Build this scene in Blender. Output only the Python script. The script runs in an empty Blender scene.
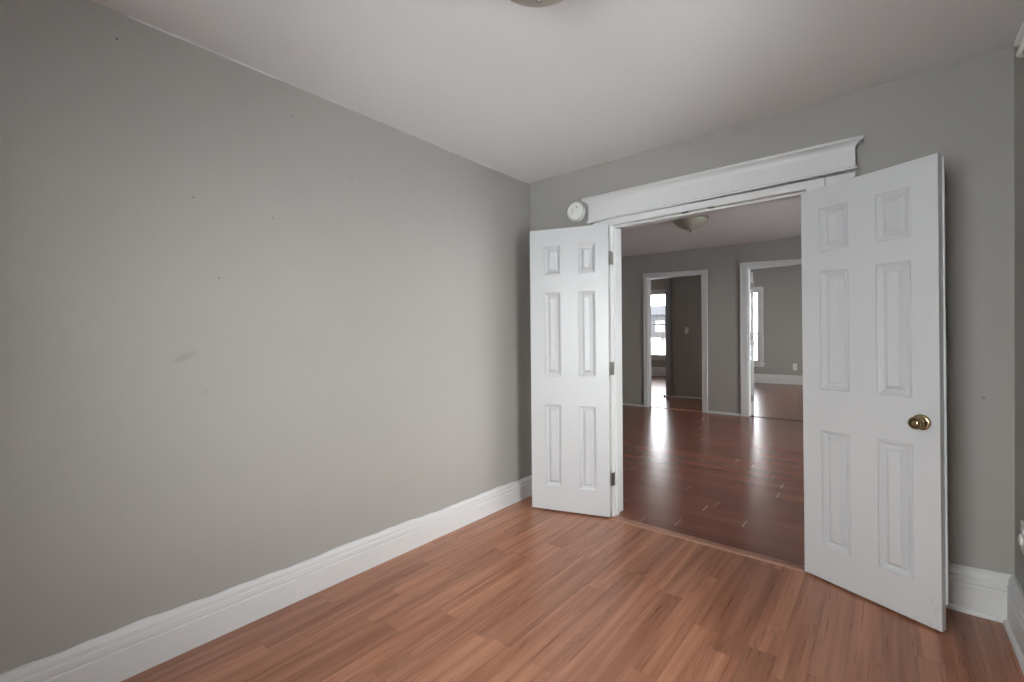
import bpy, bmesh, math, random
from mathutils import Vector, Matrix
random.seed(7)
sc = bpy.context.scene
C = sc.collection

# ------------------------------------------------------------------ camera
cam_d = bpy.data.cameras.new('camera')
cam = bpy.data.objects.new('camera', cam_d); C.objects.link(cam)
cam_d.sensor_width = 36.0; cam_d.lens = 15.896; cam_d.clip_start = 0.02; cam_d.clip_end = 400
r = Vector((0.76822872, 0.6401063, -0.00941083)); u = Vector((0.00248496, 0.01171858, 0.99992825))
f = Vector((-0.64017065, 0.76819698, -0.00741191))
cam.matrix_world = Matrix(((r.x, u.x, -f.x, 2.197), (r.y, u.y, -f.y, -2.8743), (r.z, u.z, -f.z, 1.25), (0, 0, 0, 1)))
sc.camera = cam

# ------------------------------------------------------------------ exposure, sky
sc.view_settings.view_transform = 'Standard'
sc.view_settings.look = 'None'
sc.view_settings.gamma = 1.0
sc.view_settings.use_curve_mapping = False
sc.view_settings.exposure = 0.87
sc.cycles.max_bounces = 16
sc.cycles.diffuse_bounces = 10
sc.cycles.glossy_bounces = 6
sc.cycles.transparent_max_bounces = 16
sc.cycles.sample_clamp_indirect = 6.0
sc.cycles.caustics_reflective = False
sc.cycles.caustics_refractive = False
sc.cycles.use_denoising = True

SKY = 9.0
w = bpy.data.worlds.new('overcast_sky'); sc.world = w; w.use_nodes = True
nt = w.node_tree; bg = nt.nodes['Background']
tc = nt.nodes.new('ShaderNodeTexCoord'); sep = nt.nodes.new('ShaderNodeSeparateXYZ')
rmp = nt.nodes.new('ShaderNodeValToRGB')
nt.links.new(tc.outputs['Generated'], sep.inputs[0]); nt.links.new(sep.outputs['Z'], rmp.inputs[0])
rmp.color_ramp.elements[0].position = 0.0; rmp.color_ramp.elements[0].color = (1.0, 0.985, 0.965, 1)
rmp.color_ramp.elements[1].position = 0.8; rmp.color_ramp.elements[1].color = (0.90, 0.95, 1.0, 1)
nt.links.new(rmp.outputs[0], bg.inputs[0]); bg.inputs[1].default_value = SKY


def portal(name, loc, sx, sz, direction):
    """A light portal in a window opening: it only guides the sky light, it adds none of its own."""
    l = bpy.data.lights.new(name, 'AREA'); l.shape = 'RECTANGLE'; l.size = sx; l.size_y = sz
    l.cycles.is_portal = True
    o = bpy.data.objects.new(name, l); C.objects.link(o); o.location = loc
    o.rotation_euler = Vector(direction).to_track_quat('-Z', 'Z').to_euler()
    return o


# ------------------------------------------------------------------ main sizes
H = 2.4746; W = 2.612; Y0 = -3.75          # our room: x 0..W, y Y0..0
WT = 0.10                                  # thickness of the wall with the double doors
JL, JR, OH = 0.726, 1.862, 2.020           # opening between the jambs, its height
YF = 4.79                                  # far wall of the middle room
FT = 0.12
ceil2 = lambda x: 2.6763 - 0.0150 * x      # ceiling height of the middle room (sags a little)


# ------------------------------------------------------------------ materials
def mat(name):
    m = bpy.data.materials.new(name); m.use_nodes = True
    return m, m.node_tree, m.node_tree.nodes['Principled BSDF']


def simple(name, col, rough=0.5, metal=0.0, bump=0.0, scale=60, spec=0.5, var=0.0):
    m, t, b = mat(name)
    b.inputs['Base Color'].default_value = (*col, 1); b.inputs['Roughness'].default_value = rough
    b.inputs['Metallic'].default_value = metal; b.inputs['Specular IOR Level'].default_value = spec
    co = t.nodes.new('ShaderNodeTexCoord'); nz = t.nodes.new('ShaderNodeTexNoise')
    nz.inputs['Scale'].default_value = scale; nz.inputs['Detail'].default_value = 4
    t.links.new(co.outputs['Object'], nz.inputs['Vector'])
    if bump:
        bp = t.nodes.new('ShaderNodeBump'); bp.inputs['Strength'].default_value = bump; bp.inputs['Distance'].default_value = 0.002
        t.links.new(nz.outputs[0], bp.inputs['Height']); t.links.new(bp.outputs[0], b.inputs['Normal'])
    if var:
        mx = t.nodes.new('ShaderNodeMix'); mx.data_type = 'RGBA'
        mx.inputs[6].default_value = (*[c * (1 - var) for c in col], 1); mx.inputs[7].default_value = (*[min(1, c * (1 + var)) for c in col], 1)
        t.links.new(nz.outputs[0], mx.inputs[0]); t.links.new(mx.outputs[2], b.inputs['Base Color'])
    return m


WALLC = (0.362, 0.343, 0.318)
M_wall = simple('grey_wall_paint', WALLC, 0.55, bump=0.35, scale=140, spec=0.35, var=0.02)
M_ceil = simple('white_ceiling_paint', (0.71, 0.692, 0.682), 0.8, bump=0.3, scale=90, spec=0.2, var=0.02)
M_white = simple('white_gloss_paint', (0.65, 0.645, 0.64), 0.38, bump=0.25, scale=35, spec=0.5, var=0.015)
M_door = simple('white_door_paint', (0.555, 0.560, 0.570), 0.30, bump=0.10, scale=160, spec=0.5, var=0.01)
M_plastic = simple('white_plastic', (0.74, 0.74, 0.71), 0.35, spec=0.5)
M_plastic2 = simple('grey_plastic', (0.30, 0.30, 0.31), 0.5)
M_nickel = simple('satin_nickel', (0.30, 0.28, 0.26), 0.35, 1.0, bump=0.1, scale=200)
M_brass = simple('antique_brass', (0.36, 0.29, 0.17), 0.24, 1.0, bump=0.05, scale=200, var=0.15)
M_brassdark = simple('dark_brass', (0.10, 0.075, 0.05), 0.35, 1.0)
M_dark = simple('dark_metal', (0.05, 0.045, 0.04), 0.5, 0.6)
M_black = simple('black_hole', (0.01, 0.01, 0.01), 0.8)
M_greytrim = simple('grey_painted_trim', (0.36, 0.38, 0.40), 0.5, spec=0.4)  # bluish light put into the grey
M_snow = simple('pale_ground', (0.72, 0.72, 0.72), 0.9, var=0.1, scale=2)
M_siding = simple('pale_siding', (0.06, 0.06, 0.062), 0.8)
M_pane = simple('far_window_white', (0.5, 0.5, 0.5), 0.6)
M_roof = simple('grey_shingles', (0.05, 0.05, 0.055), 0.9)
M_hedge = simple('bare_twigs', (0.085, 0.066, 0.050), 0.9, var=0.3, scale=10)
M_exterior = simple('exterior_wall', (0.4, 0.4, 0.4), 0.9)

# frosted alabaster glass of the ceiling lamps
M_glassbowl, t, b = mat('frosted_bowl_glass')
b.inputs['Base Color'].default_value = (0.36, 0.34, 0.28, 1); b.inputs['Roughness'].default_value = 0.3
b.inputs['Subsurface Weight'].default_value = 0.15; b.inputs['Subsurface Scale'].default_value = 0.05

# thin clear window glass
M_pane_glass = bpy.data.materials.new('window_glass'); M_pane_glass.use_nodes = True
t = M_pane_glass.node_tree; t.nodes.remove(t.nodes['Principled BSDF'])
tr = t.nodes.new('ShaderNodeBsdfTransparent'); gl = t.nodes.new('ShaderNodeBsdfGlossy'); gl.inputs['Roughness'].default_value = 0.02
tr.inputs[0].default_value = (0.96, 0.98, 0.98, 1)
fr = t.nodes.new('ShaderNodeFresnel'); fr.inputs[0].default_value = 1.45
ms = t.nodes.new('ShaderNodeMixShader')
t.links.new(fr.outputs[0], ms.inputs[0]); t.links.new(tr.outputs[0], ms.inputs[1]); t.links.new(gl.outputs[0], ms.inputs[2])
t.links.new(ms.outputs[0], t.nodes['Material Output'].inputs[0])


M_dimmed = M_pane_glass.copy(); M_dimmed.name = 'dimmed_window_glass'  # tint added to the far panes to dim the daylight and its reflection
for n_ in M_dimmed.node_tree.nodes:
    if n_.type == 'BSDF_TRANSPARENT': n_.inputs[0].default_value = (0.74, 0.75, 0.76, 1)


def marked_wall(marks, axis):
    """The wall paint with the faint rub mark and the two nail holes of the left wall."""
    m = M_wall.copy(); m.name = 'grey_wall_paint_with_marks'; t = m.node_tree; b = t.nodes['Principled BSDF']
    src = b.inputs['Base Color'].links[0].from_socket
    g = t.nodes.new('ShaderNodeNewGeometry')
    cur = src
    for (y, z, sy, sz, tilt, dark, k) in marks:
        sb = t.nodes.new('ShaderNodeVectorMath'); sb.operation = 'SUBTRACT'; sb.inputs[1].default_value = (0, y, z) if axis == 'y' else (y, 0, z)
        t.links.new(g.outputs['Position'], sb.inputs[0])
        rt = t.nodes.new('ShaderNodeVectorRotate'); rt.rotation_type = 'X_AXIS'; rt.inputs['Angle'].default_value = -tilt
        t.links.new(sb.outputs[0], rt.inputs['Vector'])
        dv = t.nodes.new('ShaderNodeVectorMath'); dv.operation = 'DIVIDE'; dv.inputs[1].default_value = (1, sy, sz) if axis == 'y' else (sy, 1, sz)
        t.links.new(rt.outputs[0], dv.inputs[0])
        ln = t.nodes.new('ShaderNodeVectorMath'); ln.operation = 'LENGTH'; t.links.new(dv.outputs[0], ln.inputs[0])
        mr = t.nodes.new('ShaderNodeMapRange'); mr.interpolation_type = 'SMOOTHSTEP'
        mr.inputs['From Min'].default_value = 0.2 if k else 0.6; mr.inputs['From Max'].default_value = 1.5 if k else 1.1
        mr.inputs['To Min'].default_value = 1; mr.inputs['To Max'].default_value = 0
        t.links.new(ln.outputs['Value'], mr.inputs['Value'])
        mx = t.nodes.new('ShaderNodeMix'); mx.data_type = 'RGBA'
        t.links.new(mr.outputs[0], mx.inputs[0]); t.links.new(cur, mx.inputs[6]); mx.inputs[7].default_value = (*[c * dark for c in WALLC], 1)
        cur = mx.outputs[2]
    t.links.new(cur, b.inputs['Base Color'])
    return m


def plank_material(name, along, pw, pl, dark=1.0, lips=False, soft=0.0, tint=(1, 1, 1)):
    """Laminate planks: along = 0 when they run along x, 1 along y."""
    m, t, b = mat(name); N = t.nodes; L = t.links

    def M(op, a, c=None, d=None):
        n = N.new('ShaderNodeMath'); n.operation = op
        for i, v in enumerate((a, c, d)):
            if v is None: continue
            if isinstance(v, (int, float)): n.inputs[i].default_value = v
            else: L.new(v, n.inputs[i])
        return n.outputs[0]
    g = N.new('ShaderNodeNewGeometry'); s = N.new('ShaderNodeSeparateXYZ'); L.new(g.outputs['Position'], s.inputs[0])
    U = s.outputs[along]; V = s.outputs[1 - along]
    vr = M('DIVIDE', M('ADD', V, 0.03), pw); row = M('FLOOR', vr); vf = M('FRACT', vr)
    wn = N.new('ShaderNodeTexWhiteNoise'); wn.noise_dimensions = '1D'; L.new(row, wn.inputs['W'])
    ur = M('ADD', M('DIVIDE', U, pl), M('MULTIPLY', wn.outputs['Value'], 7.3)); colm = M('FLOOR', ur); uf = M('FRACT', ur)
    cb = N.new('ShaderNodeCombineXYZ'); L.new(row, cb.inputs[0]); L.new(colm, cb.inputs[1])
    w2 = N.new('ShaderNodeTexWhiteNoise'); w2.noise_dimensions = '2D'; L.new(cb.outputs[0], w2.inputs['Vector'])
    rnd = w2.outputs['Value']
    # grain coordinates, shifted per plank
    gc = N.new('ShaderNodeCombineXYZ')
    L.new(M('ADD', M('MULTIPLY', U, 1.0), M('MULTIPLY', rnd, 31.7)), gc.inputs[0])
    L.new(M('ADD', V, M('MULTIPLY', rnd, 17.3)), gc.inputs[1])
    mp = N.new('ShaderNodeMapping'); mp.inputs['Scale'].default_value = (0.9, 21.0, 1); L.new(gc.outputs[0], mp.inputs[0])
    n1 = N.new('ShaderNodeTexNoise'); n1.inputs['Scale'].default_value = 1.0; n1.inputs['Detail'].default_value = 5; n1.inputs['Distortion'].default_value = 0.6
    L.new(mp.outputs[0], n1.inputs['Vector'])
    # cathedral figure: rings of a stretched noise
    mp2 = N.new('ShaderNodeMapping'); mp2.inputs['Scale'].default_value = (1.5, 12.0, 1); L.new(gc.outputs[0], mp2.inputs[0])
    n2 = N.new('ShaderNodeTexNoise'); n2.inputs['Scale'].default_value = 0.9; n2.inputs['Detail'].default_value = 2.0; L.new(mp2.outputs[0], n2.inputs['Vector'])
    rings = M('FRACT', M('MULTIPLY', n2.outputs[0], 16.0))
    ringl = M('POWER', M('ABSOLUTE', M('SUBTRACT', M('MULTIPLY', rings, 2.0), 1.0)), 4.0)
    fig = N.new('ShaderNodeMapRange'); L.new(n2.outputs[0], fig.inputs['Value'])
    fig.inputs['From Min'].default_value = 0.50; fig.inputs['From Max'].default_value = 0.66; fig.inputs['To Min'].default_value = 0.05; fig.inputs['To Max'].default_value = 1.0
    ringm = M('MULTIPLY', ringl, fig.outputs[0])
    # fine pores
    mp3 = N.new('ShaderNodeMapping'); mp3.inputs['Scale'].default_value = (3.0, 130, 1); L.new(gc.outputs[0], mp3.inputs[0])
    n3 = N.new('ShaderNodeTexNoise'); n3.inputs['Scale'].default_value = 1.0; n3.inputs['Detail'].default_value = 3; L.new(mp3.outputs[0], n3.inputs['Vector'])
    cr = N.new('ShaderNodeValToRGB'); L.new(n1.outputs[0], cr.inputs[0])
    e = cr.color_ramp.elements
    A = (0.320, 0.126, 0.068); B = (0.520, 0.240, 0.145)
    A = tuple(a_ + (b_ - a_) * soft for a_, b_ in zip(A, B))
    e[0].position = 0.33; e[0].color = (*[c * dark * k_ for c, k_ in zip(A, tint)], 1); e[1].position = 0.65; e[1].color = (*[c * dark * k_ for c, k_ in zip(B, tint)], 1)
    # per plank tone
    tone = M('ADD', 0.71, M('MULTIPLY', rnd, 0.24))
    tone = M('MULTIPLY', tone, M('SUBTRACT', 1.0, M('MULTIPLY', ringm, 0.34)))
    tone = M('MULTIPLY', tone, M('ADD', 0.86, M('MULTIPLY', n3.outputs[0], 0.28)))
    # joints
    jv = M('MULTIPLY', M('MINIMUM', vf, M('SUBTRACT', 1.0, vf)), pw)
    ju = M('MULTIPLY', M('MINIMUM', uf, M('SUBTRACT', 1.0, uf)), pl)
    j = M('MINIMUM', jv, ju)
    jm = N.new('ShaderNodeMapRange'); L.new(j, jm.inputs['Value']); jm.inputs['From Min'].default_value = 0.0006; jm.inputs['From Max'].default_value = 0.0022
    jm.inputs['To Min'].default_value = 0.78 if not lips else 0.92; jm.inputs['To Max'].default_value = 1.0
    tone = M('MULTIPLY', tone, jm.outputs[0])
    vm = N.new('ShaderNodeVectorMath'); vm.operation = 'SCALE'; L.new(cr.outputs[0], vm.inputs[0]); L.new(tone, vm.inputs['Scale'])
    L.new(vm.outputs[0], b.inputs['Base Color'])
    hgt = M('ADD', M('MULTIPLY', n3.outputs[0], 0.10 if not lips else 0.02), jm.outputs[0])
    hgt = M('SUBTRACT', hgt, M('MULTIPLY', ringm, 0.15))
    if lips:   # swollen end joints
        lip = N.new('ShaderNodeMapRange'); L.new(ju, lip.inputs['Value']); lip.inputs['From Min'].default_value = 0.0; lip.inputs['From Max'].default_value = 0.03
        lip.inputs['To Min'].default_value = 0.8; lip.inputs['To Max'].default_value = 0.0; lip.interpolation_type = 'SMOOTHSTEP'
        hgt = M('ADD', hgt, lip.outputs[0])
        worn_glint = M('MULTIPLY', M('LESS_THAN', ju, 0.004), M('GREATER_THAN', rnd, 0.55))  # pale end joints: chipping plus edge highlights put into the colour
        wm = N.new('ShaderNodeMix'); wm.data_type = 'RGBA'; L.new(worn_glint, wm.inputs[0]); L.new(vm.outputs[0], wm.inputs[6])
        wm.inputs[7].default_value = (0.42, 0.33, 0.29, 1); L.new(wm.outputs[2], b.inputs['Base Color'])
    bp = N.new('ShaderNodeBump'); bp.inputs['Strength'].default_value = 0.35 if not lips else 0.18; bp.inputs['Distance'].default_value = 0.0008
    L.new(hgt, bp.inputs['Height']); L.new(bp.outputs[0], b.inputs['Normal'])
    b.inputs['Roughness'].default_value = 0.27
    ro = M('ADD', 0.24 if not lips else 0.225, M('MULTIPLY', n3.outputs[0], 0.10 if not lips else 0.03)); L.new(ro, b.inputs['Roughness'])
    b.inputs['Specular IOR Level'].default_value = 0.5
    return m


M_floor = plank_material('reddish_laminate', 1, 0.105, 0.86)
M_floor2 = plank_material('reddish_laminate_cross_dimmed', 0, 0.125, 1.21, dark=0.50, lips=True, soft=0.6, tint=(1.04, 0.84, 0.88))  # same laminate; the middle room's weaker light is put into this darker colour
M_strip = simple('threshold_wood', (0.36, 0.19, 0.13), 0.4, bump=0.3, scale=40, var=0.2)


# ------------------------------------------------------------------ mesh helpers
def link(name, bm, m, parent=None, smooth=False, bevel=0.0, bseg=2, kind=None, autos=None):
    bmesh.ops.recalc_face_normals(bm, faces=bm.faces[:])
    me = bpy.data.meshes.new(name); bm.to_mesh(me); bm.free()
    if smooth:
        for p in me.polygons: p.use_smooth = True
    if isinstance(m, (list, tuple)):
        for q in m: me.materials.append(q)
    else: me.materials.append(m)
    o = bpy.data.objects.new(name, me); C.objects.link(o)
    if parent: o.parent = parent
    if bevel:
        bv = o.modifiers.new('bevel', 'BEVEL'); bv.width = bevel; bv.segments = bseg; bv.limit_method = 'ANGLE'; bv.angle_limit = math.radians(40)
    if smooth == 'auto' or autos:
        es = o.modifiers.new('split', 'EDGE_SPLIT'); es.split_angle = math.radians(autos or 35)
    if kind: o['kind'] = kind
    return o


def box(bm, x0, x1, y0, y1, z0, z1, mi=0):
    vs = [bm.verts.new((x, y, z)) for x in (x0, x1) for y in (y0, y1) for z in (z0, z1)]
    for q in ((0, 1, 3, 2), (4, 6, 7, 5), (0, 4, 5, 1), (2, 3, 7, 6), (0, 2, 6, 4), (1, 5, 7, 3)):
        fc = bm.faces.new([vs[i] for i in q]); fc.material_index = mi
    return vs


def hexa(bm, pts):
    """pts: 4 bottom + 4 top corners in the same turning order"""
    vs = [bm.verts.new(p) for p in pts]
    for q in ((0, 1, 2, 3), (4, 7, 6, 5), (0, 4, 5, 1), (1, 5, 6, 2), (2, 6, 7, 3), (3, 7, 4, 0)):
        bm.faces.new([vs[i] for i in q])


def sweep(bm, prof, path_pts, frames):
    """prof: closed list of (a, b); frames: per path point (A, B) vectors, vertex = p + a*A + b*B"""
    rings = []
    for p, (A, B) in zip(path_pts, frames):
        rings.append([bm.verts.new(Vector(p) + a * Vector(A) + c * Vector(B)) for a, c in prof])
    n = len(prof)
    for r0, r1 in zip(rings, rings[1:]):
        for i in range(n):
            bm.faces.new((r0[i], r0[(i + 1) % n], r1[(i + 1) % n], r1[i]))
    bm.faces.new(rings[0][::-1]); bm.faces.new(rings[-1])


def lathe(bm, prof, seg=48, mtx=None, mi=0):
    """prof list of (r, z)"""
    rings = []
    for rr, z in prof:
        if rr < 1e-6: rings.append([bm.verts.new((0, 0, z))])
        else: rings.append([bm.verts.new((rr * math.cos(2 * math.pi * i / seg), rr * math.sin(2 * math.pi * i / seg), z)) for i in range(seg)])
    for a, c in zip(rings, rings[1:]):
        for i in range(seg):
            j = (i + 1) % seg
            if len(a) == 1 and len(c) == 1: continue
            if len(a) == 1: fc = bm.faces.new((a[0], c[j], c[i]))
            elif len(c) == 1: fc = bm.faces.new((a[i], a[j], c[0]))
            else: fc = bm.faces.new((a[i], a[j], c[j], c[i]))
            fc.material_index = mi
    vs = [v for rg in rings for v in rg]
    if mtx is not None: bmesh.ops.transform(bm, matrix=mtx, verts=vs)
    return vs


def tube(bm, pts, rad, seg=12):
    pts = [Vector(p) for p in pts]; rings = []
    for i, p in enumerate(pts):
        d = (pts[min(i + 1, len(pts) - 1)] - pts[max(i - 1, 0)]).normalized()
        up = Vector((0, 0, 1)) if abs(d.z) < 0.9 else Vector((1, 0, 0))
        a = d.cross(up).normalized(); c = a.cross(d)
        rings.append([bm.verts.new(p + rad * (math.cos(2 * math.pi * k / seg) * a + math.sin(2 * math.pi * k / seg) * c)) for k in range(seg)])
    for r0, r1 in zip(rings, rings[1:]):
        for k in range(seg): bm.faces.new((r0[k], r0[(k + 1) % seg], r1[(k + 1) % seg], r1[k]))
    bm.faces.new(rings[0][::-1]); bm.faces.new(rings[-1])


def root(name, loc=(0, 0, 0), rotz=0.0, kind=None, label=None, cat=None, group=None):
    o = bpy.data.objects.new(name, None); C.objects.link(o); o.location = loc; o.rotation_euler = (0, 0, rotz)
    o.empty_display_size = 0.1
    return tag(o, label, cat, group, kind)


def tag(o, label=None, cat=None, group=None, kind=None):
    if label: o['label'] = label
    if cat: o['category'] = cat
    if group: o['group'] = group
    if kind: o['kind'] = kind
    return o


# ------------------------------------------------------------------ the shell
def shell(name, bm, m, label, cat, **k):
    return tag(link(name, bm, m, **k), label, cat, kind='structure')


def wall_x(bm, x0, x1, y0, y1, z0, z1, holes):
    """wall running along x with holes (xa, xb, za, zb)"""
    cur = x0
    for (a, c, za, zb) in sorted(holes):
        box(bm, cur, a, y0, y1, z0, z1)
        if za > z0: box(bm, a, c, y0, y1, z0, za)
        if zb < z1: box(bm, a, c, y0, y1, zb, z1)
        cur = c
    box(bm, cur, x1, y0, y1, z0, z1)


def wall_y(bm, x0, x1, y0, y1, z0, z1, holes):
    cur = y0
    for (a, c, za, zb) in sorted(holes):
        box(bm, x0, x1, cur, a, z0, z1)
        if za > z0: box(bm, x0, x1, a, c, z0, za)
        if zb < z1: box(bm, x0, x1, a, c, zb, z1)
        cur = c
    box(bm, x0, x1, cur, y1, z0, z1)


WIN_R = (-1.62, -0.78, 0.50, 2.06)       # window in the right wall: y0, y1, z0, z1
WIN_F = (0.70, 2.15, 0.50, 2.15)         # window in the wall behind the camera: x0, x1, z0, z1
ZT = 3.15

bm = bmesh.new(); box(bm, 0, W, Y0, 0, -0.12, 0)
shell('floor', bm, M_floor, 'reddish brown laminate floor with planks running towards the double doors', 'floor')
bm = bmesh.new(); box(bm, -5.2, 5.2, 0, 11.2, -0.12, 0)
shell('floor', bm, M_floor2, 'glossy laminate floor beyond the double doors with cross-laid planks, its dimmer light painted into the colour', 'floor')
bm = bmesh.new(); box(bm, -0.12, W + 0.12, Y0 - 0.12, 0.0, H, ZT + 0.05)
shell('ceiling', bm, M_ceil, 'white ceiling of the near room', 'ceiling')
bm = bmesh.new()
XA, XB = -2.6, 3.4                        # middle room x extent
hexa(bm, [(XA, WT, ceil2(XA)), (XB, WT, ceil2(XB)), (XB, YF, ceil2(XB)), (XA, YF, ceil2(XA)), (XA, WT, ZT), (XB, WT, ZT), (XB, YF, ZT), (XA, YF, ZT)])
shell('ceiling', bm, M_ceil, 'white ceiling of the room beyond the double doors', 'ceiling')
bm = bmesh.new(); box(bm, -5.2, 5.2, YF + 0.01, 11.2, 3.05, ZT)
shell('ceiling', bm, M_ceil, 'white ceiling of the two rooms at the far end', 'ceiling')

bm = bmesh.new(); box(bm, -0.12, 0, Y0 - 0.12, 0, 0, H)
MARKS_L = [(-2.314, 1.184, 0.040, 0.014, 0.5, 0.84, 1), (-2.242, 1.034, 0.010, 0.006, 0.3, 0.88, 1)] + [(y, z, 0.0045, 0.0045, 0, d, 0) for y, z, d in
          ((-2.511, 2.372, 0.35), (-1.871, 2.321, 0.4), (-1.558, 2.104, 0.4), (-2.277, 1.839, 0.55), (-1.964, 1.816, 0.6), (-2.189, 1.517, 0.6))]
shell('wall_left', bm, marked_wall(MARKS_L, 'y'), 'long bare grey wall on the left with a faint rub mark', 'wall')
bm = bmesh.new(); wall_x(bm, XA - 0.1, XB + 0.1, 0, WT, 0, ZT, [(JL - 0.02, JR + 0.02, 0, OH + 0.02)])
shell('wall_back', bm, marked_wall([(2.52, 0.963, 0.006, 0.006, 0, 0.55, 0)], 'x'), 'grey wall around the double doorway', 'wall')
bm = bmesh.new(); wall_y(bm, W, W + 0.14, Y0 - 0.12, 0, 0, H, [WIN_R])
shell('wall_right', bm, M_wall, 'grey wall at the right edge with outlet and window', 'wall')
bm = bmesh.new(); wall_x(bm, -0.12, W + 0.14, Y0 - 0.14, Y0, 0, H, [WIN_F])
shell('wall_front', bm, M_wall, 'grey wall with the near window', 'wall')

# uneven bead of white caulk where the left wall meets the ceiling
bm = bmesh.new(); prev = None; n = 80
for i in range(n + 1):
    s = i / n; y = -2.48 + 2.44 * s; a = 0.0020 + 0.0016 * math.sin(s * 9 + 0.6) + 0.0012 * math.sin(s * 41) + random.uniform(-0.0005, 0.0005); a = max(a, 0.0012)
    cur = [bm.verts.new((0, y, H)), bm.verts.new((a * 0.9, y, H)), bm.verts.new((a * 0.45, y, H - a * 0.6)), bm.verts.new((0, y, H - a * 1.3))]
    if prev:
        for k in range(4): bm.faces.new((prev[k], prev[(k + 1) % 4], cur[(k + 1) % 4], cur[k]))
    else: bm.faces.new(cur)
    prev = cur
bm.faces.new(prev[::-1])
shell('trim_8', bm, M_white, 'thin uneven white paint bead between the left wall and the ceiling', 'trim')

# middle room
D1 = (-1.075, -0.140, 2.30); D2 = (0.529, 1.33, 2.32)
WIN_M = (0.9, 2.1, 0.6, 2.3); WIN_N = (2.7, 3.9, 0.6, 2.3)  # unseen windows, added to brighten the middle room
bm = bmesh.new(); box(bm, XA - 0.1, XA, WT, YF, 0, ZT)
shell('wall_middle_left', bm, M_wall, 'grey left wall of the middle room', 'wall')
bm = bmesh.new(); wall_y(bm, XB, XB + 0.12, WT, YF, 0, ZT, [WIN_M, WIN_N])
shell('wall_middle_right', bm, M_wall, 'grey right wall of the middle room', 'wall')
bm = bmesh.new(); wall_x(bm, -5.2, 5.2, YF, YF + FT, 0, ZT, [(D1[0], D1[1], 0, D1[2]), (D2[0], D2[1], 0, D2[2])])
shell('wall_middle_back', bm, M_wall, 'grey far wall with two white framed doorways', 'wall')
# far left room and its hall
WIN_AS = (6.6, 9.4, 0.5, 2.6)  # out of view; added for more light in the far left room
WIN_A = (-4.00, -2.95, 0.60, 2.62)
bm = bmesh.new(); wall_x(bm, -5.2, -1.2, 11.0, 11.14, 0, ZT, [WIN_A])
shell('wall_far_left_back', bm, M_wall, 'grey wall with a bright window at the far end of the left doorway', 'wall')
bm = bmesh.new(); wall_y(bm, -5.2, -5.1, YF + FT, 11.0, 0, ZT, [WIN_AS])
shell('wall_far_left_side', bm, M_wall, 'grey side wall of the far left room', 'wall')
bm = bmesh.new(); box(bm, -1.24, 0.10, 6.36, 6.48, 0, ZT)
shell('wall_hall_back', bm, M_wall, 'dark grey hall wall with a light switch behind the left doorway', 'wall')
bm = bmesh.new(); box(bm, 0.10, 0.20, YF + FT, 6.48, 0, ZT); box(bm, -1.24, -1.12, 6.48, 11.0, 0, ZT)
shell('wall_hall_right', bm, M_wall, 'grey dividing wall between the two far rooms', 'wall')
# far right room
WIN_B = (-1.04, -0.41, 0.52, 2.44)
bm = bmesh.new(); wall_x(bm, -1.12, 5.2, 10.45, 10.59, 0, ZT, [WIN_B])
shell('wall_far_right_back', bm, M_wall, 'grey wall with outlet and window seen through the right doorway', 'wall')
WIN_BS = (6.3, 8.9, 0.5, 2.6)  # another unseen window, put in to light the far right room
bm = bmesh.new(); wall_y(bm, 4.2, 4.32, YF + FT, 10.45, 0, ZT, [WIN_BS])
shell('wall_far_right_side', bm, M_wall, 'grey side wall of the far right room', 'wall')

# ------------------------------------------------------------------ baseboards
# profile: (distance out of the wall, height 0..1)
BP = [(0.000, 0.0), (0.026, 0.0), (0.026, 0.60), (0.022, 0.615), (0.020, 0.635), (0.024, 0.655), (0.026, 0.68), (0.026, 0.78), (0.021, 0.80), (0.018, 0.82),
      (0.022, 0.84), (0.022, 0.91), (0.017, 0.95), (0.012, 0.975), (0.010, 1.0), (0.0, 1.0)]


def baseboard(name, A, B, hA, hB, nrm, label, shoe=False, wob=0.0, parent=None):
    bm = bmesh.new(); A = Vector(A); B = Vector(B); n = 110 if wob else 2
    pts, frs, hs = [], [], []
    rings = []
    for i in range(n):
        s = i / (n - 1); p = A.lerp(B, s); h = hA + (hB - hA) * s
        top = wob * (math.sin(s * 23) * 0.5 + math.sin(s * 57 + 1) * 0.3 + math.sin(s * 151) * 0.25 + random.uniform(-0.12, 0.12))
        ring = []
        for d, q in BP:
            z = q * h + (top if q >= 0.99 else 0)
            ring.append(bm.verts.new(p + Vector(nrm) * d + Vector((0, 0, z))))
        rings.append(ring)
    m = len(BP)
    for r0, r1 in zip(rings, rings[1:]):
        for i in range(m): bm.faces.new((r0[i], r0[(i + 1) % m], r1[(i + 1) % m], r1[i]))
    bm.faces.new(rings[0][::-1]); bm.faces.new(rings[-1])
    o = shell(name, bm, M_white, label, 'baseboard')
    if shoe:
        bm = bmesh.new()
        prof = [(0.026, 0), (0.040, 0), (0.0395, 0.008), (0.036, 0.015), (0.030, 0.019), (0.026, 0.020)]
        fr = (tuple(nrm), (0, 0, 1)); sweep(bm, prof, [A, B], [fr, fr])
        link('shoe_molding', bm, M_white, parent=o)
    return o


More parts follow.
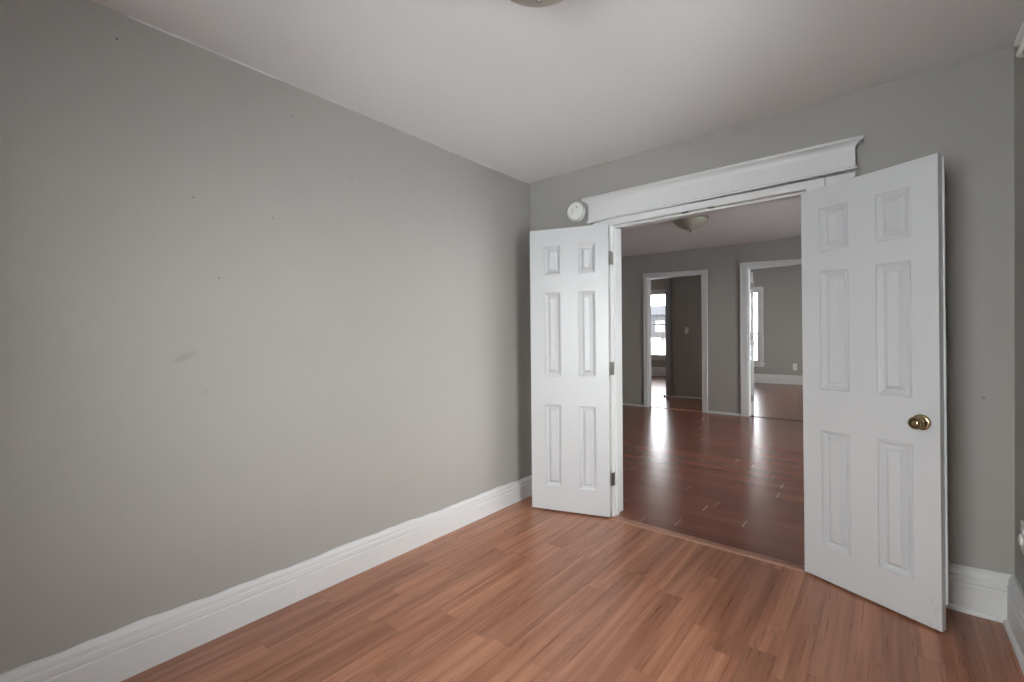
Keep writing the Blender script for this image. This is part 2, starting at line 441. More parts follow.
baseboard('baseboard_left', (0, Y0, 0), (0, -0.0, 0), 0.197, 0.150, (1, 0, 0), 'tall white moulded baseboard along the left wall', wob=0.0075)
baseboard('baseboard_back', (2.075, 0, 0), (W, 0, 0), 0.178, 0.207, (0, -1, 0), 'white moulded baseboard behind the open right door', shoe=True)
baseboard('baseboard_back', (0.026, 0, 0), (0.584, 0, 0), 0.155, 0.16, (0, -1, 0), 'white moulded baseboard behind the open left door')
baseboard('baseboard_right', (W, Y0, 0), (W, 0, 0), 0.195, 0.207, (-1, 0, 0), 'white moulded baseboard on the right wall', shoe=True)
baseboard('baseboard_front', (0.026, Y0, 0), (W - 0.026, Y0, 0), 0.19, 0.19, (0, 1, 0), 'white moulded baseboard of the near wall')


def low_shoe(name, x0, x1, y, label, h=0.035, d=0.018):
    bm = bmesh.new(); prof = [(0, 0), (d, 0), (d, h * 0.6), (d * 0.6, h * 0.93), (d * 0.3, h), (0, h)]
    fr = ((0, -1, 0), (0, 0, 1)); sweep(bm, prof, [(x0, y, 0), (x1, y, 0)], [fr, fr])
    return shell(name, bm, M_white, label, 'baseboard')


low_shoe('baseboard_middle', XA, -1.14, YF, 'thin white base trim left of the two far doorways')
low_shoe('baseboard_middle', -0.06, 0.437, YF, 'thin white base trim between the two far doorways')
low_shoe('baseboard_hall', -1.24, 0.10, 6.36, 'thin white base trim under the dark hall wall')
low_shoe('baseboard_far_left', -5.1, -1.24, 11.0, 'white baseboard below the window of the far left room', h=0.28, d=0.03)
low_shoe('baseboard_far_right', -1.12, 5.1, 10.45, 'tall white baseboard of the far right room', h=0.235, d=0.03)

# ------------------------------------------------------------------ the double doorway: casing, jamb, head
CF = -0.035        # face of the casing
frame = root('trim_1', kind='structure', label='white painted frame and deep moulded head of the double doorway', cat='door frame')
bm = bmesh.new(); box(bm, 0.585, 0.690, CF + 0.006, 0, 0, 2.062)
link('side_casing', bm, M_white, frame, bevel=0.003)
bm = bmesh.new(); box(bm, 1.946, 2.072, CF + 0.003, 0, 0, 2.062)
link('side_casing', bm, M_white, frame, bevel=0.003)
bm = bmesh.new(); box(bm, 0.691, JL, CF, 0.125, 0, 2.062); box(bm, JL, JL + 0.012, 0.005, 0.045, 0, OH)
link('side_jamb', bm, M_white, frame, bevel=0.002)
bm = bmesh.new(); box(bm, JR, 1.944, CF, 0.125, 0, 2.062); box(bm, JR - 0.012, JR, 0.005, 0.045, 0, OH)
link('side_jamb', bm, M_white, frame, bevel=0.002)
bm = bmesh.new(); box(bm, JL, JR, CF, 0.125, OH, 2.062); box(bm, JL + 0.012, JR - 0.012, 0.005, 0.045, OH - 0.013, OH)
link('head_jamb', bm, M_white, frame, bevel=0.002)


def cornice(parent, x0, x1, ztL, ztR, zbL, zbR, ret=True):
    """frieze board with a bead below and a cove crown on top, returned at both ends"""
    # profile, out from the wall (d) and height t (0 bottom .. 1 top) ; ends follow with mitred returns
    prof = [(0.000, 0.0), (0.041, 0.0), (0.045, 0.015), (0.046, 0.045), (0.043, 0.07), (0.039, 0.085), (0.037, 0.11), (0.036, 0.30), (0.036, 0.66), (0.0365, 0.70),
            (0.038, 0.74), (0.041, 0.785), (0.046, 0.825), (0.053, 0.86), (0.061, 0.885), (0.064, 0.89), (0.070, 0.905), (0.070, 0.985), (0.068, 1.0), (0.0, 1.0)]
    bm = bmesh.new(); base = 0.036; rings = []
    for side, x, zb, zt in ((-1, x0, zbL, ztL), (1, x1, zbR, ztR)):
        back, mit = [], []
        for d, q in prof:
            z = zb + (zt - zb) * q; ex = max(d - base, 0)
            mit.append(bm.verts.new((x + side * ex, -d, z))); back.append(bm.verts.new((x + side * ex, 0, z)))
        rings.append(back if side < 0 else mit); rings.append(mit if side < 0 else back)
    n = len(prof)
    for r0, r1 in zip(rings, rings[1:]):
        for i in range(n):
            a = (r0[i], r0[(i + 1) % n], r1[(i + 1) % n], r1[i])
            try: bm.faces.new(a)
            except ValueError: pass
    bmesh.ops.remove_doubles(bm, verts=bm.verts[:], dist=1e-5)
    return link('cornice', bm, M_white, parent)


cornice(frame, 0.552, 2.070, 2.236, 2.225, 2.060, 2.076)
bm = bmesh.new(); box(bm, 1.9425, 1.9475, CF - 0.0005, -0.02, 0, 2.060)  # grey strip painted as the shade in the casing joint
link('joint_shade', bm, simple('joint_shadow', (0.35, 0.34, 0.33), 0.8), frame)
# ball catches under the head
for x in (1.227, 1.380):
    bm = bmesh.new(); box(bm, x - 0.020, x + 0.020, -0.030, -0.008, OH - 0.0025, OH)
    c = link('ball_catch', bm, M_dark, frame, bevel=0.001)
    tag(c, 'dark metal catch under the door head')
    bm = bmesh.new(); lathe(bm, [(0, -0.006), (0.004, -0.005), (0.006, 0)], 16, Matrix.Translation((x, -0.019, OH - 0.0025)))
    link('catch_ball', bm, M_nickel, c, smooth=True)

bm = bmesh.new()
n = 26; prof = [(0.0, 0.0), (0.044, 0.0), (0.041, 0.005), (0.032, 0.008), (0.012, 0.008), (0.003, 0.005)]
rings = []
for i in range(n):
    s = i / (n - 1); x = JL + 0.001 + (JR - JL - 0.002) * s; jy = random.uniform(-0.0015, 0.0015)
    rings.append([bm.verts.new((x, -0.078 + 0.002 * s + d + (jy if d < 0.01 else 0), z)) for d, z in prof])
for r0, r1 in zip(rings, rings[1:]):
    for i in range(len(prof)): bm.faces.new((r0[i], r0[(i + 1) % 6], r1[(i + 1) % 6], r1[i]))
bm.faces.new(rings[0][::-1]); bm.faces.new(rings[-1])
shell('trim_2', bm, M_strip, 'thin light wooden transition strip on the floor across the double doorway', 'threshold')


# ------------------------------------------------------------------ six-panel doors
def door_face(bm, y, sgn, Wd, z0, z1, rows, cols):
    """moulded face in the plane y; sgn = +1 outward is +y"""
    xs = sorted({0, Wd, *[c for a in cols for c in a]}); zs = sorted({z0, z1, *[c for a in rows for c in a]})
    cells = {(a, c) for a in [tuple(q) for q in cols] for c in [tuple(q) for q in rows]}
    V = {}

    def v(x, z, d=0.0):
        k = (round(x, 5), round(z, 5), round(d, 5))
        if k not in V: V[k] = bm.verts.new((x, y + sgn * d, z))
        return V[k]
    for xa, xb in zip(xs, xs[1:]):
        for za, zb in zip(zs, zs[1:]):
            if ((xa, xb), (za, zb)) in cells:
                steps = [(0, 0), (0.0018, 0.0032), (0.0050, 0.0032), (0.0070, -0.0020), (0.0105, -0.0030), (0.0260, -0.0158), (0.0300, -0.0162), (0.0450, -0.0010), (0.0465, 0.0005), (0.0480, 0.0005)]
                for (i0, d0), (i1, d1) in zip(steps, steps[1:]):
                    q0 = [(xa + i0, za + i0), (xb - i0, za + i0), (xb - i0, zb - i0), (xa + i0, zb - i0)]
                    q1 = [(xa + i1, za + i1), (xb - i1, za + i1), (xb - i1, zb - i1), (xa + i1, zb - i1)]
                    for i in range(4):
                        j = (i + 1) % 4
                        bm.faces.new((v(*q0[i], d0), v(*q0[j], d0), v(*q1[j], d1), v(*q1[i], d1)))
                i1, d1 = steps[-1]
                bm.faces.new([v(xa + i1, za + i1, d1), v(xb - i1, za + i1, d1), v(xb - i1, zb - i1, d1), v(xa + i1, zb - i1, d1)])
            else:
                bm.faces.new([v(xa, za), v(xb, za), v(xb, zb), v(xa, zb)])
    return


def make_leaf(Wd, z0, z1, T, rows, cols, yfront, parent, m=None):
    """slab from yfront (seen face) to yfront -/+ T"""
    bm = bmesh.new(); s = 1 if yfront > 0 else -1
    yb = yfront - s * T
    door_face(bm, yfront, s, Wd, z0, z1, rows, cols)
    door_face(bm, yb, -s, Wd, z0, z1, rows, cols)
    # edges
    for (xa, xb, za, zb) in ((0, 0, z0, z1), (Wd, Wd, z0, z1), (0, Wd, z0, z0), (0, Wd, z1, z1)):
        if xa == xb: q = [(xa, yfront, za), (xa, yb, za), (xa, yb, zb), (xa, yfront, zb)]
        else: q = [(xa, yfront, za), (xb, yfront, za), (xb, yb, za), (xa, yb, za)]
        bm.faces.new([bm.verts.new(p) for p in q])
    return link('door_leaf', bm, m or M_door, parent)


ROWS = [(0.176, 0.772), (0.970, 1.569), (1.668, 1.890)]
COLS = [(0.087, 0.222), (0.332, 0.467)]


def hinge(parent, z, jamb_dir, at=(0, 0)):
    """knuckle around the pin at the root's origin, one leaf on the door edge, one reaching jamb_dir"""
    bm = bmesh.new()
    for k in range(5):
        za = z - 0.045 + k * 0.018
        lathe(bm, [(0, za + 0.0004), (0.0062, za + 0.0004), (0.0062, za + 0.0174), (0, za + 0.0174)], 16)
    h = link('hinge', bm, M_nickel, parent)
    bm = bmesh.new(); lathe(bm, [(0, z - 0.052), (0.003, z - 0.051), (0.0045, z - 0.047), (0.004, z + 0.047), (0.0045, z + 0.050), (0, z + 0.053)], 14)
    link('hinge_pin', bm, M_nickel, h, smooth=True)
    return h


# left door -- pin at (0.718,-0.046); swung back almost to the wall
angL = math.atan2(-0.182, -0.535)
dL = root('door_1', (0.7155, -0.0475, 0), angL, kind='structure',
          label='narrow white six-panel door swung back against the wall on the left', cat='door')
rowsL = [(a + 0.003, c + 0.004) for a, c in ROWS]
make_leaf(0.562, 0.012, 2.022, 0.035, [(0.178, 0.772), (0.970, 1.572), (1.692, 1.902)], [(0.085, 0.212), (0.332, 0.460)], 0.029, dL)
hx = [hinge(dL, z, None) for z in (1.794, 1.030, 0.262)]
for h, z in zip(hx, (1.794, 1.030, 0.262)):
    # leaf screwed to the jamb (world x = JL plane), built in the door's local frame
    inv = (Matrix.Translation(dL.location) @ Matrix.Rotation(angL, 4, 'Z')).inverted()
    bm = bmesh.new(); vs = box(bm, JL - 0.0005, JL + 0.0018, -0.0365, -0.004, z - 0.045, z + 0.045)
    for sz in (-0.03, 0.0, 0.03):
        vs += lathe(bm, [(0.0035, 0), (0.003, 0.0012), (0, 0.0014)], 10, Matrix.Translation((JL + 0.0018, -0.018 + (0.006 if sz == 0 else -0.002), z + sz)) @ Matrix.Rotation(math.pi / 2, 4, 'Y'))
    box(bm, 0.7155, JL + 0.001, -0.052, -0.0362, z - 0.044, z + 0.044)
    bmesh.ops.transform(bm, matrix=inv, verts=bm.verts[:])
    link('hinge_leaf', bm, M_nickel, h)

# right door
angR = math.atan2(-0.233, 0.509)
dR = root('door_2', (1.868, -0.0475, 0), angR, kind='structure',
          label='white six-panel door with a brass knob, opened wide on the right', cat='door')
dR.rotation_euler.y = -0.0055      # the door hangs a little out of plumb
make_leaf(0.560, 0.010, 1.994, 0.035, ROWS, COLS, -0.032, dR)
for z in (1.78, 1.02, 0.262): hinge(dR, z, None)
# astragal on the back of the free edge
bm = bmesh.new(); box(bm, 0.535, 0.5665, 0.0032, 0.0102, 0.115, 1.985)
link('astragal', bm, M_door, dR, bevel=0.002)
# chipped paint near the lower free corner and a small scratch on the stile
for (x, z, a, s) in ((0.528, 0.125, 0.9, 0.016), (0.541, 0.088, 1.1, 0.012), (0.547, 0.125, 1.5, 0.005), (0.543, 1.170, 1.5, 0.006), (0.520, 0.024, 0.1, 0.010)):
    bm = bmesh.new()
    pts = [(x + s * math.cos(a + k * 0.2) * t_, z - s * math.sin(a + k * 0.2) * t_) for k, t_ in enumerate((-1, -0.3, 0.4, 1))]
    prev = None
    for k, (px, pz) in enumerate(pts):
        hw = 0.0012 if k in (1, 2) else 0.0003
        cur = [bm.verts.new((px + hw, -0.0324, pz + hw)), bm.verts.new((px - hw, -0.0324, pz - hw)), bm.verts.new((px - hw, -0.0319, pz - hw)), bm.verts.new((px + hw, -0.0319, pz + hw))]
        if prev:
            for i in range(4): bm.faces.new((prev[i], prev[(i + 1) % 4], cur[(i + 1) % 4], cur[i]))
        else: bm.faces.new(cur)
        prev = cur
    bm.faces.new(prev[::-1])
    link('paint_chip', bm, simple('chipped_paint', (0.42, 0.41, 0.40), 0.8), dR)
# knob: axis along local -y (seen side) and +y (back)
KX, KZ = 0.498, 0.871
for s, y0 in ((-1, -0.032), (1, 0.003)):
    rot = Matrix.Translation((KX, y0, KZ)) @ Matrix.Rotation(math.pi / 2 if s < 0 else -math.pi / 2, 4, 'X')
    bm = bmesh.new(); lathe(bm, [(0.0335, 0.0), (0.0335, 0.0025), (0.031, 0.0055), (0.026, 0.0075), (0.020, 0.0085), (0.0, 0.0085)], 40, rot)
    ros = link('rosette', bm, M_brass, dR, smooth=True, autos=40)
    if s < 0:
        bm = bmesh.new(); lathe(bm, [(0.0026, 0.0), (0.0026, 0.0006), (0, 0.0006)], 12, Matrix.Translation((KX + 0.0235, y0 - 0.0080, KZ + 0.002)) @ Matrix.Rotation(math.pi / 2, 4, 'X'))
        link('pin_hole', bm, M_black, ros)
    bm = bmesh.new()
    lathe(bm, [(0.013, 0.008), (0.0125, 0.020), (0.014, 0.024), (0.020, 0.029), (0.0255, 0.036), (0.0268, 0.044), (0.0262, 0.052), (0.0235, 0.0575), (0.0205, 0.0590), (0.0192, 0.0575),
               (0.0180, 0.0560), (0.0110, 0.0560), (0.0095, 0.0575), (0.0060, 0.0575), (0.0055, 0.0568), (0.0, 0.0568)], 48, rot)
    k = link('door_knob', bm, M_brass, dR, smooth=True, autos=50)
    if s < 0:
        bm = bmesh.new(); lathe(bm, [(0.0175, 0.0562), (0.0115, 0.0562), (0.0115, 0.0566), (0.0175, 0.0566), (0.0175, 0.0562)], 40, rot)
        link('knob_ring', bm, M_brassdark, k)

# ------------------------------------------------------------------ windows
def make_window(name, axis, plane, inward, a0, a1, z0, z1, label, depth=0.14, crown=False, casing=0.10, sill=True, sash_split=0.5, glass=None):
    """axis 'x': the window lies in a wall running along x at y=plane; inward = +1/-1 direction of the room"""
    R = root(name, kind='structure', label=label, cat='window')

    def P(a, d, z):           # d = distance into the room from the wall face (negative inside the wall)
        return (a, plane + inward * d, z) if axis == 'x' else (plane + inward * d, a, z)

    def bx(bm, aa, ab, da, db, za, zb):
        p = P(aa, da, za); q = P(ab, db, zb)
        box(bm, min(p[0], q[0]), max(p[0], q[0]), min(p[1], q[1]), max(p[1], q[1]), za, zb)
    # jamb lining
    bm = bmesh.new()
    bx(bm, a0, a0 + 0.018, -depth, 0.0, z0, z1); bx(bm, a1 - 0.018, a1, -depth, 0.0, z0, z1); bx(bm, a0 + 0.018, a1 - 0.018, -depth, 0.0, z1 - 0.018, z1); bx(bm, a0 + 0.018, a1 - 0.018, -depth, 0.0, z0, z0 + 0.018)
    link('window_lining', bm, M_white, R)
    # casing
    bm = bmesh.new()
    bx(bm, a0 - casing, a0 + 0.005, 0.0, 0.022, z0 - 0.0, z1 + (0 if crown else casing)); bx(bm, a1 - 0.005, a1 + casing, 0.0, 0.022, z0 - 0.0, z1 + (0 if crown else casing))
    bx(bm, a0 + 0.005, a1 - 0.005, 0.0, 0.022, z1 - 0.005, z1 + casing * (0.3 if crown else 1)); bx(bm, a0 - casing, a1 + casing, 0.0, 0.018, z0 - 0.10, z0 - 0.028)
    link('window_casing', bm, M_white, R, bevel=0.003)
    if sill:
        bm = bmesh.new(); bx(bm, a0 - casing - 0.03, a1 + casing + 0.03, 0.0, 0.055, z0 - 0.028, z0)
        link('window_sill', bm, M_white, R, bevel=0.005)
    # sashes: upper one outside, lower one inside
    zm = z0 + (z1 - z0) * sash_split
    for k, (za, zb, d) in enumerate(((zm - 0.02, z1 - 0.018, -0.095), (z0 + 0.018, zm + 0.02, -0.060))):
        bm = bmesh.new(); s = 0.045; A, B = a0 + 0.018, a1 - 0.018
        bx(bm, A, A + s, d, d + 0.032, za, zb); bx(bm, B - s, B, d, d + 0.032, za, zb); bx(bm, A + s, B - s, d, d + 0.032, zb - s * 0.8, zb); bx(bm, A + s, B - s, d, d + 0.032, za, za + s)
        sa = link('sash', bm, M_white, R, bevel=0.003)
        bm = bmesh.new(); bx(bm, A + s - 0.005, B - s + 0.005, d + 0.013, d + 0.017, za + s - 0.005, zb - s * 0.8 + 0.005)
        link('window_pane', bm, glass or M_pane_glass, sa)
    mid = P((a0 + a1) / 2, -0.125, (z0 + z1) / 2)
    dirv = (0, inward, 0) if axis == 'x' else (inward, 0, 0)
    portal('window_portal', mid, (a1 - a0) - 0.036, (z1 - z0) - 0.036, dirv)
    return R


w1 = make_window('window_1', 'y', W, -1, WIN_R[0], WIN_R[1], WIN_R[2], WIN_R[3], 'white window with a moulded head at the right edge near the ceiling', crown=True, casing=0.155)
w2 = make_window('window_2', 'x', Y0, 1, WIN_F[0], WIN_F[1], WIN_F[2], WIN_F[3], 'white sash window of the near wall')
w3 = make_window('window_3', 'x', 11.0, -1, *WIN_A, 'bright sash window at the end of the left doorway', glass=M_dimmed)
w4 = make_window('window_4', 'x', 10.45, -1, *WIN_B, 'narrow white sash window seen through the right doorway', casing=0.085, sash_split=0.41, glass=M_dimmed)
w5 = make_window('added_window_5', 'y', XB, -1, *WIN_M, 'unseen sash window added to light the middle room, nearer the double doors', depth=0.12)
w6 = make_window('added_window_6', 'y', XB, -1, *WIN_N, 'unseen sash window added to light the middle room, nearer its far wall', depth=0.12)
w7 = make_window('added_window_7', 'y', 4.2, -1, *WIN_BS, 'unseen side window added to light the far right room', depth=0.12)
w8 = make_window('added_window_8', 'y', -5.1, 1, *WIN_AS, 'unseen side window added to light the far left room', depth=0.10)

# moulded head of the right-hand window (same mouldings as over the double doors)
cr = cornice(w1, -0.606, 1.0, 2.250, 2.250, 2.085, 2.085)      # built along x, then turned onto the right wall
me = cr.data
L_ = (WIN_R[1] + 0.17) - (WIN_R[0] - 0.17)
for v in me.vertices:
    x, y, z = v.co
    t_ = (x + 0.606) / 1.606
    # keep the end returns undistorted
    y *= 1.16
    if t_ <= 0.5: ylen = (WIN_R[1] + 0.185) - (x + 0.606)
    else: ylen = (WIN_R[0] - 0.186) - (x - 1.0)
    v.co = (W + y, ylen, z)
me.update()

# curtain rod below that head
rod = root('curtain_rod', (W, -0.625, 2.170), label='thin white curtain rod end under the window head at the right edge', cat='curtain rod')
bm = bmesh.new(); tube(bm, [(0.0, 0, 0), (-0.035, 0.0, 0.0), (-0.055, 0.004, 0), (-0.076, -0.004, 0), (-0.083, -0.02, 0), (-0.083, -0.06, 0), (-0.083, -1.19, 0), (-0.076, -1.225, 0), (-0.05, -1.235, 0), (0, -1.235, 0)], 0.007, 12)
link('rod_tube', bm, M_plastic, rod, smooth=True)
for y in (0, -1.235):
    bm = bmesh.new(); box(bm, -0.004, 0, y - 0.014, y + 0.014, -0.03, 0.03); box(bm, -0.03, -0.004, y - 0.004, y + 0.004, -0.012, -0.006)
    link('rod_bracket', bm, M_plastic, rod, bevel=0.001)


# ------------------------------------------------------------------ casings of the two far doorways
def doorway_trim(name, x0, x1, zi, xo0, xo1, zo0, zo1, zi0, zi1, label):
    R = root(name, kind='structure', label=label, cat='door frame')
    y = YF; cw0 = x0 - xo0; cw1 = xo1 - x1
    for (a, c, zt) in ((xo0, x0, zo0), (x1, xo1, zo1)):
        bm = bmesh.new(); box(bm, a, c, y - 0.018, y, 0, zt - 0.001)
        ins = 0.0
        if a == xo0: box(bm, a, a + 0.02, y - 0.026, y - 0.018, 0, zt - 0.001)
        else: box(bm, c - 0.02, c, y - 0.026, y - 0.018, 0, zt - 0.001)
        link('side_casing', bm, M_white, R, bevel=0.002)
    bm = bmesh.new()
    hexa(bm, [(x0, y - 0.018, zi0), (x1, y - 0.018, zi1), (x1, y, zi1), (x0, y, zi0), (x0, y - 0.018, zo0 - 0.001), (x1, y - 0.018, zo1 - 0.001), (x1, y, zo1 - 0.001), (x0, y, zo0 - 0.001)])
    hexa(bm, [(x0, y - 0.026, zo0 - 0.021), (x1, y - 0.026, zo1 - 0.021), (x1, y - 0.018, zo1 - 0.021), (x0, y - 0.018, zo0 - 0.021),
              (x0, y - 0.026, zo0 - 0.001), (x1, y - 0.026, zo1 - 0.001), (x1, y - 0.018, zo1 - 0.001), (x0, y - 0.018, zo0 - 0.001)])
    link('head_casing', bm, M_white, R)
    bm = bmesh.new()
    box(bm, x0, x0 + 0.015, y - 0.002, y + FT + 0.002, 0, min(zi0, zi1)); box(bm, x1 - 0.015, x1, y - 0.002, y + FT + 0.002, 0, min(zi0, zi1))
    box(bm, x0, x1, y - 0.002, y + FT + 0.002, min(zi0, zi1), zi + 0.002)
    box(bm, x1 - 0.027, x1 - 0.015, y + 0.04, y + 0.075, 0, min(zi0, zi1))
    link('door_jamb', bm, M_white, R)
    return R


t3 = doorway_trim('trim_3', D1[0], D1[1], D1[2], -1.140, -0.058, 2.360, 2.323, 2.285, 2.262, 'white framed doorway on the left of the far wall')
t4 = doorway_trim('trim_4', D2[0], D2[1], D2[2], 0.432, 1.445, 2.372, 2.336, 2.300, 2.275, 'white framed doorway on the right of the far wall')
bm = bmesh.new(); box(bm, -0.156, -0.150 + 0.0, YF + 0.0, YF + 0.02, 0.26, 0.36)
link('strike_plate', bm, M_nickel, t3)
for i, (x0, x1, l) in enumerate(((D1[0] + 0.015, D1[1] - 0.015, 'brown floor strip under the far left doorway'), (D2[0] + 0.015, D2[1] - 0.015, 'dark floor strip under the far right doorway'))):
    bm = bmesh.new(); prof = [(0, 0), (0.045, 0), (0.035, 0.006), (0.010, 0.006)]
    fr = ((0, 1, 0), (0, 0, 1)); sweep(bm, prof, [(x0, YF + 0.02, 0), (x1, YF + 0.02, 0)], [fr, fr])
    shell('trim_%d' % (5 + i), bm, (M_strip, M_dark)[i], l, 'threshold')

# door opened into the far right room, seen edge-on
a3 = math.atan2(0.979, -0.205)
d3 = root('door_3', (0.546, YF + FT + 0.012, 0), a3, kind='structure', label='white door standing edge-on in the right far doorway', cat='door')
make_leaf(0.745, 0.012, 2.235, 0.035, [(0.20, 0.86), (1.08, 1.74), (1.86, 2.10)], [(0.11, 0.32), (0.43, 0.64)], -0.036, d3)
for z in (2.02, 1.23, 0.27):
    h = hinge(d3, z, None)
    bm = bmesh.new(); box(bm, -0.002, 0.0005, -0.034, 0.002, z - 0.045, z + 0.045)
    link('hinge_leaf', bm, M_nickel, h)

# grey painted end of the hall partition
bm = bmesh.new(); box(bm, -1.335, -1.230, 6.30, 6.36, 0.012, 2.55); box(bm, -1.230, -1.216, 6.335, 6.36, 0.0, 2.55)
p = shell('trim_7', bm, M_greytrim, 'grey painted post, bluish light put into its colour, at the left end of the dark hall wall', 'post', bevel=0.003)
bm = bmesh.new(); box(bm, -1.335, -1.235, 6.285, 6.30, 0.0, 0.03)
link('post_foot', bm, M_white, p)
bm = bmesh.new(); lathe(bm, [(0, 0), (0.022, 0), (0.022, 0.012), (0.016, 0.024), (0.010, 0.04), (0.010, 0.05), (0, 0.052)], 20, Matrix.Translation((-1.365, 6.30, 0)))
tag(link('door_stop', bm, M_dark, smooth=True, autos=40), 'small dark door stop on the floor beside the grey post in the far left doorway', 'door stop')


# ------------------------------------------------------------------ ceiling lamps
def lamp(name, loc, label, rad=0.165, drop=0.135):
    R = root(name, loc, label=label, cat='ceiling light', group=None)
    bm = bmesh.new(); lathe(bm, [(0, 0), (rad * 1.0, 0), (rad * 1.03, -0.006), (rad * 1.03, -0.016), (rad * 0.99, -0.026), (rad * 0.93, -0.030), (rad * 0.90, -0.026), (0, -0.024)], 56)
    link('canopy', bm, M_nickel, R, smooth=True, autos=35)
    pr = [(rad * 0.93, -0.024)]
    for k in range(1, 15):
        t_ = k / 15; pr.append((rad * 0.965 * (1 - t_ ** 1.75) + 0.008, -0.028 - (drop - 0.04) * t_))
    pr.append((0.0, -drop + 0.008))
    bm = bmesh.new(); lathe(bm, pr, 56)
    link('glass_bowl', bm, M_glassbowl, R, smooth=True)
    bm = bmesh.new(); z = -drop + 0.012
    lathe(bm, [(0, z), (0.014, z), (0.016, z - 0.004), (0.012, z - 0.009), (0.007, z - 0.012), (0.009, z - 0.018), (0.007, z - 0.024), (0, z - 0.027)], 24)
    link('finial', bm, M_nickel, R, smooth=True)
    return R


lamp('ceiling_lamp', (1.337, -1.688, H), 'frosted glass ceiling lamp cut off at the top edge of the picture')
lamp('ceiling_lamp', (0.368, 2.70, ceil2(0.368)), 'frosted bowl ceiling lamp in the room beyond the double doors', rad=0.195, drop=0.165)

# ------------------------------------------------------------------ smoke detector
sd = root('smoke_detector', (0.437, 0, 2.168), label='round white smoke detector on the wall left of the door head', cat='smoke detector')
RX = Matrix.Rotation(math.pi / 2, 4, 'X')
bm = bmesh.new(); lathe(bm, [(0, 0), (0.073, 0), (0.073, 0.010), (0.070, 0.013), (0, 0.013)], 56, RX)
link('mounting_plate', bm, M_plastic, sd, smooth=True, autos=35)
bm = bmesh.new(); lathe(bm, [(0.066, 0.012), (0.069, 0.018), (0.068, 0.028), (0.062, 0.034), (0.056, 0.0355), (0.054, 0.0335), (0.051, 0.0335), (0.049, 0.036), (0.034, 0.038), (0, 0.038)], 56, RX)
cv = link('detector_cover', bm, M_plastic, sd, smooth=True, autos=35)
bm = bmesh.new()
for k in range(4):
    vs = box(bm, -0.030, -0.022, -0.0385, -0.036, -0.022 + k * 0.012, -0.017 + k * 0.012)
    vs = box(bm, -0.016, -0.010, -0.0388, -0.036, -0.022 + k * 0.012, -0.017 + k * 0.012)
link('vent_slots', bm, M_plastic2, cv)
bm = bmesh.new(); lathe(bm, [(0.011, 0.036), (0.011, 0.0405), (0.009, 0.0415), (0, 0.0415)], 24, Matrix.Translation((0.020, 0, 0.0)) @ RX)
link('test_button', bm, M_plastic, cv, smooth=True, autos=35)
bm = bmesh.new(); lathe(bm, [(0.0065, 0.0370), (0.0065, 0.0392), (0, 0.0394)], 18, Matrix.Translation((0.020, 0, 0.028)) @ RX)
tag(link('sounder_hole', bm, M_plastic2, cv), 'dark grey sounder opening')


# ------------------------------------------------------------------ outlets and switch
def wallplate(name, mtx, label, cat, kind='outlet', w_=0.07, h_=0.115):
    R = root(name, label=label, cat=cat); R.matrix_world = mtx      # local: x right, z up, -y towards the room
    bm = bmesh.new(); box(bm, -w_ / 2, w_ / 2, -0.006, 0, -h_ / 2, h_ / 2)
    pl = link('cover_plate', bm, M_plastic, R, bevel=0.003)
    if kind == 'outlet':
        for s in (-1, 1):
            bm = bmesh.new(); lathe(bm, [(0, 0.0085), (0.0165, 0.0085), (0.0175, 0.0075), (0.0175, 0.005)], 28, Matrix.Translation((0, 0, s * 0.0195)) @ RX)
            rc = link('receptacle', bm, M_plastic, pl)
            bm = bmesh.new() if False else None
            rc.parent = R
            b2 = bmesh.new(); box(b2, -0.008, -0.006, -0.0089, -0.008, s * 0.0195, s * 0.0195 + 0.008); box(b2, 0.006, 0.008, -0.0089, -0.008, s * 0.0195, s * 0.0195 + 0.008)
            link('plug_slots', b2, M_black, rc)
    else:
        bm = bmesh.new(); hexa(bm, [(-0.005, -0.006, -0.012), (0.005, -0.006, -0.012), (0.005, -0.005, 0.012), (-0.005, -0.005, 0.012), (-0.004, -0.010, -0.004), (0.004, -0.010, -0.004), (0.004, -0.020, 0.010), (-0.004, -0.020, 0.010)])
        link('toggle', bm, M_plastic, R)
    return R


face_right = Matrix.Rotation(-math.pi / 2, 4, 'Z')     # local -y -> world -x
o1 = wallplate('wall_outlet', Matrix.Translation((W, -0.188, 0.432)) @ face_right, 'white outlet plate low on the right wall near the corner', 'outlet', w_=0.078, h_=0.125)
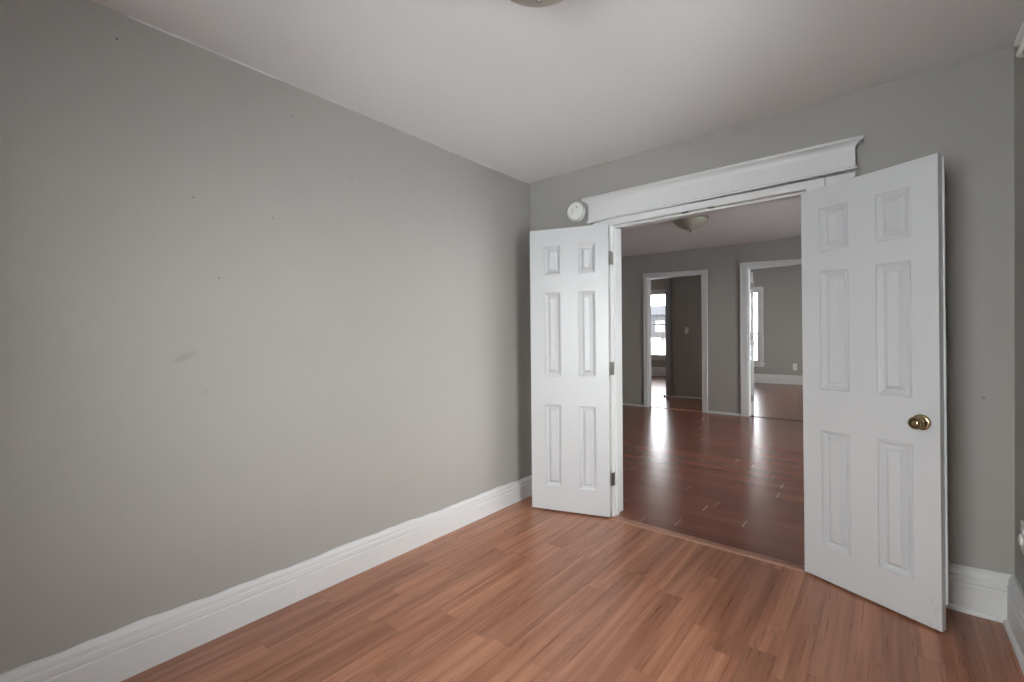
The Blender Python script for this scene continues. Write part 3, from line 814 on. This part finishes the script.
# plug-in adapter held in the outlet
bm = bmesh.new(); lathe(bm, [(0, 0.0), (0.021, 0.0), (0.023, 0.002), (0.023, 0.005), (0.020, 0.009), (0.012, 0.011), (0, 0.012)], 32)
o = link('plug_in_freshener', bm, M_plastic, smooth=True, autos=50)
o.matrix_world = Matrix.Translation((W - 0.009, -0.212, 0.427)) @ Matrix.Rotation(-math.pi / 2, 4, 'Y')
tag(o, 'rounded white plug-in unit sitting in the outlet at the right edge', 'plug-in unit')
wallplate('light_switch', Matrix.Translation((-0.925, 6.36, 1.362)), 'white light switch on the dark hall wall in the far left doorway', 'light switch', kind='switch', w_=0.075, h_=0.12)
wallplate('wall_outlet', Matrix.Translation((0.378, 10.45, 0.443)), 'white outlet above the baseboard seen through the right far doorway', 'outlet', w_=0.09, h_=0.17)
wallplate('wall_outlet', Matrix.Translation((-3.26, 10.97, 0.17)) @ Matrix.Rotation(math.pi / 2, 4, 'Y'), 'outlet set in the baseboard under the window of the far left doorway', 'outlet', w_=0.075, h_=0.12)

# ------------------------------------------------------------------ outside
bm = bmesh.new(); box(bm, -120, 120, -120, 11.2, -0.75, -0.6); box(bm, -120, 120, 11.2, 40, -0.75, -0.6)
hexa(bm, [(-160, 40, -0.75), (160, 40, -0.75), (160, 110, -0.75), (-160, 110, -0.75), (-160, 40, -0.6), (160, 40, -0.6), (160, 110, 4.6), (-160, 110, 4.6)])
shell('ground', bm, M_snow, 'pale ground outside the far windows', 'ground')

hs = root('house', (-26.0, 62, 1.0), label='low grey house far outside the window of the left doorway', cat='house')
bm = bmesh.new(); box(bm, -9, 9, 0, 8, -1.5, 3.4)
wl = link('house_wall', bm, M_siding, hs)
bm = bmesh.new(); hexa(bm, [(-9.5, -0.5, 3.4), (9.5, -0.5, 3.4), (9.5, 8.5, 3.4), (-9.5, 8.5, 3.4), (-9.5, 3.8, 5.0), (9.5, 3.8, 5.0), (9.5, 4.2, 5.0), (-9.5, 4.2, 5.0)])
link('house_roof', bm, M_roof, hs)
for k in range(7):
    bm = bmesh.new(); box(bm, -8.2 + k * 2.5, -6.9 + k * 2.5, -0.08, 0, 0.9, 2.5)
    link('house_window', bm, M_pane, wl)

# bare hedge below the far windows
random.seed(3)
bm = bmesh.new()
for k in range(2600):
    x = random.uniform(-8.5, -1.0); y = random.uniform(14.2, 15.4); z = random.uniform(-0.6, 1.15); l = random.uniform(0.2, 0.6)
    d = Vector((random.uniform(-0.5, 0.5), random.uniform(-0.3, 0.3), 1)).normalized() * l
    a = Vector((x, y, z)); c = a + d; rr = random.uniform(0.006, 0.014)
    v0 = [bm.verts.new(a + Vector(o_) * rr) for o_ in ((1, 0, 0), (-0.5, 0.87, 0), (-0.5, -0.87, 0))]; v1 = bm.verts.new(c)
    for i in range(3): bm.faces.new((v0[i], v0[(i + 1) % 3], v1))
tag(link('hedge', bm, M_hedge), 'bare brown bushes outside the lower half of the far window', 'hedge', kind='stuff')
